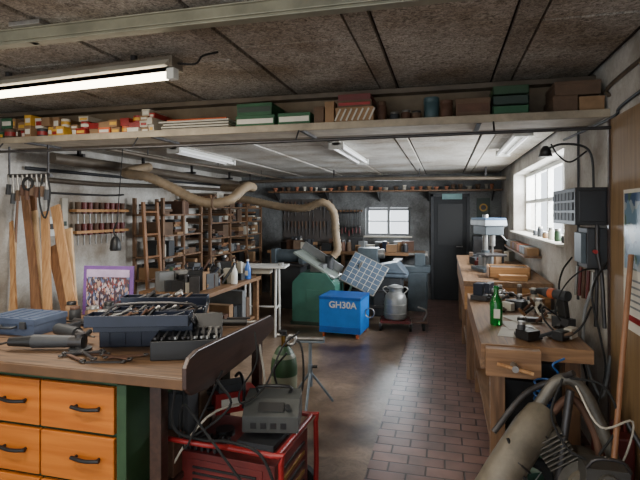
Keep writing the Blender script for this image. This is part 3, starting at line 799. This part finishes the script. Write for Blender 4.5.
b.bb(-.58, -.25, -.15, .15, .72, 1.0, mg); b.cyl((-.25, 0, .9), (-.15, 0, .9), .08, steel); b.bb(.0, .15, -.2, .2, .72, .82, dsteel); b.cyl((.07, -.2, .78), (.07, -.24, .78), .05, steel)
b.bb(.35, .52, -.08, .08, .72, .92, mg); b.cyl((.35, 0, .9), (.25, 0, .9), .025, steel); b.cyl((.52, 0, .9), (.56, 0, .9), .06, steel)
b.finish((-.83, 8.1, 0), bevel=.01)
b = B('tarpaulin_covered_saw')
tarp = M('tarp_blue', (86, 98, 110), .5)
b.bb(-.22, .22, -.18, .18, 0, .6, dgrey); b.bb(-.3, .3, -.2, .2, .6, .66, tarp); b.prism([(-.3, -.2, .66), (.3, -.2, .66), (.15, -.2, .84), (-.18, -.2, .78)], (0, .4, 0), tarp)
b.finish((-.85, 7.55, 0), bevel=.02)
b = B('scrap_bin')
b.lathe([(.16, 0), (.2, .4), (.21, .41), (.19, .41), (.15, .05)], (0, 0, 0), dgrey)
for i in range(8): b.cyl((R.uniform(-.08, .08), R.uniform(-.08, .08), .1), (R.uniform(-.2, .2), R.uniform(-.15, .15), R.uniform(.6, .95)), .014, R.choice([pine, steel, dcard, rust]), n=8)
b.finish((-1.95, 7.45, 0), bevel=0)
b = B('drum_sander')
b.bb(-.25, .25, -.2, .2, 0, .7, dgrey); b.bb(-.32, .32, -.25, .25, .7, .74, dsteel); b.cyl((-.2, .0, .86), (.2, 0, .86), .11, mg); b.bb(-.28, -.2, -.15, .15, .74, .98, mg); b.bb(.2, .28, -.15, .15, .74, .98, mg)
b.finish((-2.55, 7.8, 0), bevel=.008)

# ---------------------------------------------------------------- right side benches
b = B('joinery_workbench')
b.bb(.20, .78, 2.92, 4.66, .79, .85, oldy)
for k in range(1, 4): b.bb(.2+k*.146, .203+k*.146, 2.925, 4.655, .8495, .851, darkw)
b.bb(.20, .26, 2.93, 4.66, .70, .79, oldy); b.bb(.20, .78, 2.895, 2.92, .775, .85, oldx)
for x, y in ((.26, 3.0), (.66, 3.0), (.26, 4.5), (.66, 4.5)): b.bb(x, x+.08, y, y+.08, 0, .79, rackw)
b.bb(.27, .74, 3.02, 4.58, .18, .21, oldy); b.bb(.28, .74, 3.9, 4.5, .5, .78, oldy); b.bb(.26, .28, 3.92, 4.48, .52, .7, piney)
b.cyl((.26, 4.2, .61), (.235, 4.2, .61), .02, black)
b.bb(.22, .50, 2.80, 2.86, .70, .85, oldx)
b.cyl((.36, 2.72, .77), (.36, 2.895, .77), .018, steel); b.cyl((.27, 2.73, .79), (.45, 2.73, .75), .01, pine)
for x in (.26, .47): b.cyl((x, 2.82, .76), (x, 2.9, .76), .01, steel)
for i in range(7):
    y = 3.1+i*.11; b.bb(.3+R.uniform(0, .04), .72, y, y+.1, .211, .211+R.uniform(.12, .4), R.choice(mix+[black, black]))
b.finish(bevel=.004)
b = B('long_workbench')
b.bb(.17, .95, 4.75, 7.6, .90, .95, oldy)
b.bb(.18, .93, 4.76, 4.79, .68, .90, pinex); b.bb(.40, .44, 4.755, 4.76, .7, .88, black)
b.bb(.18, .21, 4.79, 7.58, .68, .90, piney)
for x, y in ((.20, 4.82), (.84, 4.82), (.2, 6.1), (.84, 6.1), (.2, 7.48), (.84, 7.48)): b.bb(x, x+.08, y, y+.08, 0, .9, rackw)
b.bb(.22, .92, 4.9, 7.5, .2, .23, oldy)
for i in range(9):
    y = 5.0+i*.27; h = R.uniform(.15, .4); b.bb(.29+R.uniform(0, .05), .8, y, y+.24, .231, .231+h, R.choice(mix))
b.finish(bevel=.004)
b = B('metal_bucket'); b.lathe([(.09, 0), (.12, .24), (.125, .245), (.115, .245), (.085, .01)], (0, 0, 0), M('bucket_green', (60, 92, 76), .5)); b.tube([(-.12, 0, .24), (-.1, -.05, .3), (0, -.08, .33), (.1, -.05, .3), (.12, 0, .24)], .004, steel); b.finish((.42, 2.82, 0), bevel=0)
b = B('wood_crate')
b.tray(.42, .8, 5.0, 5.3, .951, 1.06, .012, pinex); b.bb(.45, .78, 5.03, 5.27, .965, 1.05, dcard)
b.bb(.5, .75, 4.85, 4.97, .951, 1.0, pinex); b.finish()
b = B('bench_drill_press')
pb = M('press_white_blue', (176, 186, 192), .35)
b.bb(-.14, .14, -.2, .16, 0, .04, mg); b.cyl((0, .1, .04), (0, .1, .62), .03, steel)
b.bb(-.1, .1, -.16, .2, .40, .50, mg); b.bb(-.12, .12, -.2, .24, .50, .56, pb); b.bb(-.115, .115, -.19, .23, .56, .585, M('press_blue', (60, 96, 132), .4)); b.cyl((0, -.1, .28), (0, -.1, .40), .03, steel); b.cyl((0, -.1, .16), (0, -.1, .28), .012, steel)
b.bb(-.12, .12, -.2, .06, .17, .195, dsteel); b.cyl((0, .1, .14), (0, .1, .22), .045, mg)
for k in range(3): a = k*2.1; b.cyl((.1, -.04, .42), (.16, -.04+.1*math.cos(a), .42+.1*math.sin(a)), .007, steel); b.lathe([(.005, -.015), (.015, 0), (.005, .015)], (.16, -.04+.1*math.cos(a), .42+.1*math.sin(a)), black, n=8)
b.finish((.47, 5.65, .951), rz=.3, bevel=.006)
bottle('glass_bottle', (.33, 3.40, .852), glassg, glassg, 1.0)
b = B('paper_sheets')
for k in range(3): b.box((.42+.05*k, 3.2+.2*k, .8525+k*.0015), (.18, .25, .001), offw, (0, 0, .3*k-.2))
b.finish(bevel=0)
b = B('bench_tools')
for i in range(70):
    x = R.uniform(.38, .73); y = R.uniform(3.0, 4.6); h = R.uniform(.015, .07)
    if x < .5 and abs(y-3.4) < .2: continue
    q = R.random(); m = R.choice([dsteel, dsteel, rust, pined, black, dgrey, dcard, brownc, dblue, offw, black])
    if q < .4: b.box((x, y, .858+h/2), (R.uniform(.04, .13), R.uniform(.04, .12), h), m, (0, 0, R.uniform(0, 3)))
    elif q < .55: jar(b, x, y, .8575, R.uniform(.02, .03), h*1.6, m, steel)
    else: b.cyl((x, y, .875), (x-R.uniform(-.1, .1), y+R.uniform(-.1, .1), .87+h), .01, m, n=8)
for i in range(34):
    x = R.uniform(.3, .9); y = R.uniform(4.85, 7.5); h = R.uniform(.03, .14)
    if abs(y-5.65) < .3 or abs(y-5.1) < .3: continue
    b.box((x, y, .952+h/2), (R.uniform(.04, .16), R.uniform(.04, .2), h), R.choice(mix), (0, 0, R.uniform(0, 3)))
b.finish(bevel=.002)
b = B('cordless_drill')
b.cyl((-.1, 0, .21), (.08, 0, .21), .033, dgrey); b.cyl((.0, 0, .21), (.04, 0, .21), .035, orange); b.cyl((.08, 0, .21), (.15, 0, .21), .03, black, .018); b.cyl((.15, 0, .21), (.22, 0, .21), .005, steel)
b.prism([(-.08, -.02, .2), (-.02, -.02, .2), (-.04, -.02, .07), (-.1, -.02, .07)], (0, .04, 0), black); b.bb(-.13, .0, -.035, .035, 0, .07, dgrey)
b.finish((.70, 3.45, .853), rz=2.2, bevel=.005)
b = B('bench_vise')
b.bb(-.07, .07, -.07, .07, 0, .04, dsteel); b.bb(-.06, .06, -.03, .05, .04, .14, dblue); b.bb(-.07, .07, -.09, -.05, .07, .15, dblue); b.cyl((0, -.18, .08), (0, .05, .08), .02, steel); b.cyl((-.08, -.17, .08), (.08, -.17, .08), .008, steel)
b.finish((.30, 4.35, .852), rz=1.2)
b = B('coiled_air_hose')
hb = M('hose_blue', (30, 76, 130), .35)
pts = []
for i in range(0, 120):
    a = i*.55; pts.append((.045*math.cos(a), .045*math.sin(a), .36-i*.0026))
b.tube(pts, .006, hb, k=1, n=6)
b.tube([(.045, 0, .36), (.07, .0, .4), (.04, -.02, .45), (.1, .0, .48)], .006, hb)
b.finish((.50, 2.74, .36), bevel=0)

b = B('control_cabinet')
b.bb(.77, XR-.001, 3.25, 3.87, 1.52, 1.75, black)
for i in range(6):
    for j in range(3): b.bb(.764, .77, 3.29+i*.095, 3.37+i*.095, 1.545+j*.065, 1.595+j*.065, dgrey)
b.bb(.79, .95, 3.244, 3.25, 1.54, 1.73, M('cab_front', (26, 27, 30), .35))
b.bb(.85, XR-.001, 3.3, 3.5, 1.25, 1.50, dgrey); b.bb(.82, .85, 3.32, 3.48, 1.28, 1.47, mg)
b.tube([(.9, 3.28, 1.52), (.9, 3.27, 1.35), (.92, 3.26, 1.2), (.93, 3.24, .9)], .012, dsteel); b.tube([(.93, 3.4, 1.25), (.93, 3.4, 1.1), (.93, 3.42, .87)], .012, dsteel)
b.cyl((.88, 3.26, 1.36), (.88, 3.23, 1.36), .012, red)
b.finish(bevel=.004)
b = B('swing_arm_lamp')
b.tube([(.94, 3.5, 1.751), (.93, 3.5, 1.95), (.88, 3.5, 2.03), (.75, 3.5, 2.05), (.66, 3.5, 2.02)], .008, black)
b.tube([(.9, 3.5, 2.0), (.80, 3.5, 1.93), (.72, 3.48, 1.98), (.68, 3.48, 2.05)], .006, black); b.lathe([(.015, .05), (.03, .03), (.045, -.02), (.04, -.02)], (.65, 3.5, 1.99), black)
b.finish(bevel=0)
b = B('cable_run')
b.tube([(XR-.012, 1.9, 2.25), (XR-.012, 3.0, 2.2), (XR-.012, 3.22, 2.16), (XR-.012, 4.4, 2.2)], .009, dgrey)
b.tube([(XR-.012, 1.9, 2.38), (XR-.012, 3.2, 2.36), (XR-.012, 3.26, 2.3)], .012, duct)
b.tube([(XR-.012, 3.95, 2.2), (XR-.012, 3.95, 1.3), (XR-.012, 3.96, .95)], .009, dgrey)
b.finish(bevel=0)
b = B('hanging_cables')
b.tube([(XR-.02, 4.1, 1.25), (.86, 4.0, 1.15), (.82, 3.9, 1.0), (.84, 3.6, .8), (.9, 3.5, .5), (.85, 3.4, .3)], .007, rubber)
b.tube([(.93, 3.2, 1.3), (.84, 3.1, 1.2), (.80, 3.0, 1.1), (.84, 3.0, .9), (.88, 3.05, .7), (.82, 3.0, .5)], .006, rubber)
b.tube([(.95, 3.3, 1.25), (.8, 3.2, 1.25), (.7, 3.2, 1.15), (.66, 3.25, 1.0), (.7, 3.3, .92)], .005, rubber)
b.tube([(.95, 3.45, 1.2), (.86, 3.4, .95), (.84, 3.3, .7), (.9, 3.2, .5), (.95, 3.2, .75)], .01, grey)
b.tube([(.7, 3.45, .93), (.6, 3.3, 1.0), (.58, 3.15, .95), (.66, 3.05, .88), (.74, 3.0, .95), (.82, 3.1, 1.05)], .006, rubber)
for i in range(5): b.cyl((XR-.02, 3.55+i*.1, 1.2), (XR-.03, 3.55+i*.1, 1.2-R.uniform(.1, .22)), .012, R.choice([black, rust, dred, steel]))
b.finish(bevel=0)
b = B('plywood_panel'); b.bb(XR-.02, XR-.001, 1.6, 3.2, .02, 2.15, ply); b.bb(XR-.03, XR-.001, 3.2, 3.225, .02, 2.15, darkw); b.finish(bevel=.001)
b = B('wall_calendar')
b.bb(XR-.028, XR-.021, 2.45, 2.96, .98, 1.72, paper); b.bb(XR-.031, XR-.028, 2.47, 2.94, 1.3, 1.7, picmat('cal_picture', 14, [(50, 76, 110), (100, 130, 150), (150, 160, 165), (70, 96, 70)], (1, 1, 1))); b.bb(XR-.031, XR-.028, 2.47, 2.94, 1.03, 1.06, red)
for k in range(5): b.bb(XR-.030, XR-.028, 2.49, 2.92, 1.1+k*.035, 1.11+k*.035, grey)
b.finish(bevel=0)
b = B('broom')
b.cyl((.70, 2.42, .06), (.925, 2.80, 1.38), .0135, M('broom_handle', (138, 94, 62), .5)); b.box((.70, 2.42, .055), (.26, .05, .035), pinex, (0, 0, .9)); b.box((.70, 2.42, .02), (.25, .045, .04), rust, (0, 0, .9)); b.finish(bevel=.002)
eng = M('engine_alu', (92, 88, 80), .45, .3, var=.4, scale=9)
tankg = M('tank_grey', (104, 96, 82), .5, .1, var=.4)
b = B('moped_frame')
b.lathe([(.05, -.03), (.085, 0), (.09, .15), (.09, .40), (.075, .50), (.05, .53)], (.20, 2.50, .20), tankg, rot=(.0, .72, .55), n=24)
b.torus((.33, 2.58, .36), .089, .006, dsteel, (.0, .72, .55)); b.torus((.44, 2.65, .49), .088, .006, dsteel, (.0, .72, .55))
b.tube([(.46, 2.68, .60), (.56, 2.69, .74), (.66, 2.68, .72), (.76, 2.64, .50), (.84, 2.6, .22)], .03, eng, n=12)
b.tube([(.50, 2.66, .55), (.62, 2.68, .66), (.72, 2.66, .50), (.74, 2.6, .3)], .02, rust, n=12)
b.tube([(.24, 2.6, .48), (.4, 2.68, .66), (.55, 2.7, .74), (.62, 2.64, .80)], .015, dsteel, n=10)
b.tube([(.52, 2.6, .05), (.55, 2.58, .4), (.60, 2.62, .72)], .02, dsteel, n=10)
b.cyl((.66, 2.56, .28), (.66, 2.72, .28), .13, eng, n=24); b.cyl((.66, 2.53, .28), (.66, 2.56, .28), .09, tankg, n=20); b.cyl((.66, 2.52, .28), (.66, 2.53, .28), .03, steel)
for k in range(7): b.box((.56-.012*k, 2.62, .38+.018*k), (.15, .13, .006), eng, (0, -.6, 0))
b.cyl((.58, 2.62, .34), (.47, 2.62, .48), .045, eng)
b.torus((.40, 2.62, .19), .15, .03, rubber, (1.5, 0, .5), n=32, m=10); b.cyl((.40, 2.59, .19), (.40, 2.65, .19), .03, steel)
for k in range(8): a = k*math.pi/4; b.cyl((.40, 2.62, .19), (.40+.13*math.cos(a)*.88, 2.62+.13*math.cos(a)*.48, .19+.13*math.sin(a)), .003, steel, n=6)
b.tube([(.2, 2.48, .22), (.3, 2.4, .1), (.5, 2.42, .08), (.75, 2.5, .12)], .022, dsteel, n=10)
b.bb(.62, .80, 2.42, 2.56, .32, .44, M('engine_cover', (66, 64, 60), .5, .2)); b.cyl((.71, 2.42, .38), (.71, 2.40, .38), .045, eng); b.tube([(.62, 2.42, .44), (.66, 2.41, .49), (.76, 2.41, .49), (.8, 2.42, .44)], .008, dsteel, k=3)
b.tube([(.62, 2.6, .75), (.7, 2.5, .6), (.85, 2.55, .62), (.82, 2.6, .4), (.72, 2.5, .46)], .005, offw)
b.tube([(.56, 2.6, .78), (.5, 2.55, .62), (.56, 2.52, .48), (.64, 2.5, .44)], .006, rubber); b.tube([(.60, 2.62, .78), (.74, 2.6, .76), (.8, 2.58, .6), (.7, 2.52, .46)], .006, rubber)
b.tube([(.3, 2.55, .48), (.38, 2.5, .3), (.5, 2.48, .2), (.6, 2.46, .3), (.64, 2.46, .36)], .007, rubber); b.tube([(.84, 2.6, .6), (.9, 2.55, .45), (.84, 2.5, .3), (.76, 2.48, .34)], .012, dsteel)
b.bb(.5, .7, 2.46, 2.5, .0, .05, dsteel); b.bb(.8, .86, 2.56, 2.64, .0, .22, dsteel)
b.finish(bevel=.004)
b = B('red_fuel_can'); b.bb(.78, .94, 2.78, 2.96, .0, .44, dred); b.cyl((.82, 2.87, .44), (.82, 2.87, .48), .025, black); b.tube([(.85, 2.87, .44), (.86, 2.87, .49), (.91, 2.87, .49), (.92, 2.87, .44)], .009, dred, k=3); b.finish(bevel=.012)
b = B('blue_bucket'); b.lathe([(.08, 0), (.11, .28), (.117, .285), (.105, .285), (.075, .01)], (.82, 2.12, 0), blue); b.torus((.82, 2.12, .285), .112, .006, blue); b.tube([(.71, 2.12, .28), (.72, 2.07, .22), (.82, 2.0, .19), (.92, 2.07, .22), (.93, 2.12, .28)], .004, steel); b.finish(bevel=0)

b = B('window_sill_bottles')
for i in range(6):
    y = 4.6+i*.28; jar(b, XR+.04, y, wz0+.009, .03, R.uniform(.06, .12), R.choice([green, brownc, offw, dgrey]), steel)
b.finish(bevel=0)
b = B('storage_bins')
b.bb(.80, XR-.001, 5.4, 7.2, 1.12, 1.14, rackw)
for i in range(9): b.bb(.83, .95, 5.43+i*.195, 5.6+i*.195, 1.141, 1.22, R.choice([orange, dred, brownc, brownc, grey]))
b.finish(bevel=.003)

# ---------------------------------------------------------------- light
wd = D.worlds.new('sky'); SC.world = wd; wd.use_nodes = True
bg = wd.node_tree.nodes['Background']; bg.inputs[0].default_value = (.86, .93, 1, 1); bg.inputs[1].default_value = 2.6
def area(name, loc, rot, sx, sy, e, c):
    l = D.lights.new(name, 'AREA'); l.shape = 'RECTANGLE'; l.size = sx; l.size_y = sy; l.energy = e; l.color = c
    o = D.objects.new(name, l); SC.collection.objects.link(o); o.location = loc; o.rotation_euler = rot
    return o
area('daylight_right_window', (XR+.6, 5.97, 1.9), (0, math.radians(90-12), 0), 1.0, 3.0, 400, (.92, .96, 1))
area('daylight_back_window', (-1.04, YB+.5, 1.5), (math.radians(-90), 0, 0), .9, .6, 70, (.85, .93, 1))
warm = (1, .93, .82)
area('added_fill_light', (-2.25, 2.50, ZC-.18), (0, 0, -math.radians(5)), 1.45, .04, 42, warm)
area('added_fill_light', (-1.5, -.5, ZC-.26), (0, 0, 0), 1.4, .15, 26, warm)  # added fill, downward from the unseen lamp behind the camera
area('added_fill_light', (-1.5, -.5, ZC-.17), (math.pi, 0, 0), 1.4, .15, 40, warm)  # added fill, aimed up to lift the near ceiling
area('added_fill_light', (-1.5, .9, ZC-.165), (0, 0, 0), 1.4, .15, 36, warm)  # added fill below the second unseen lamp

# ---------------------------------------------------------------- camera
cam = D.cameras.new('camera'); co = D.objects.new('camera', cam); SC.collection.objects.link(co)
co.location = (0, 0, 1.6); co.rotation_euler = (math.pi/2, 0, math.radians(14.5))
cam.lens = 27.17; cam.sensor_width = 36; cam.shift_y = -28/640; cam.clip_start = .02
SC.camera = co
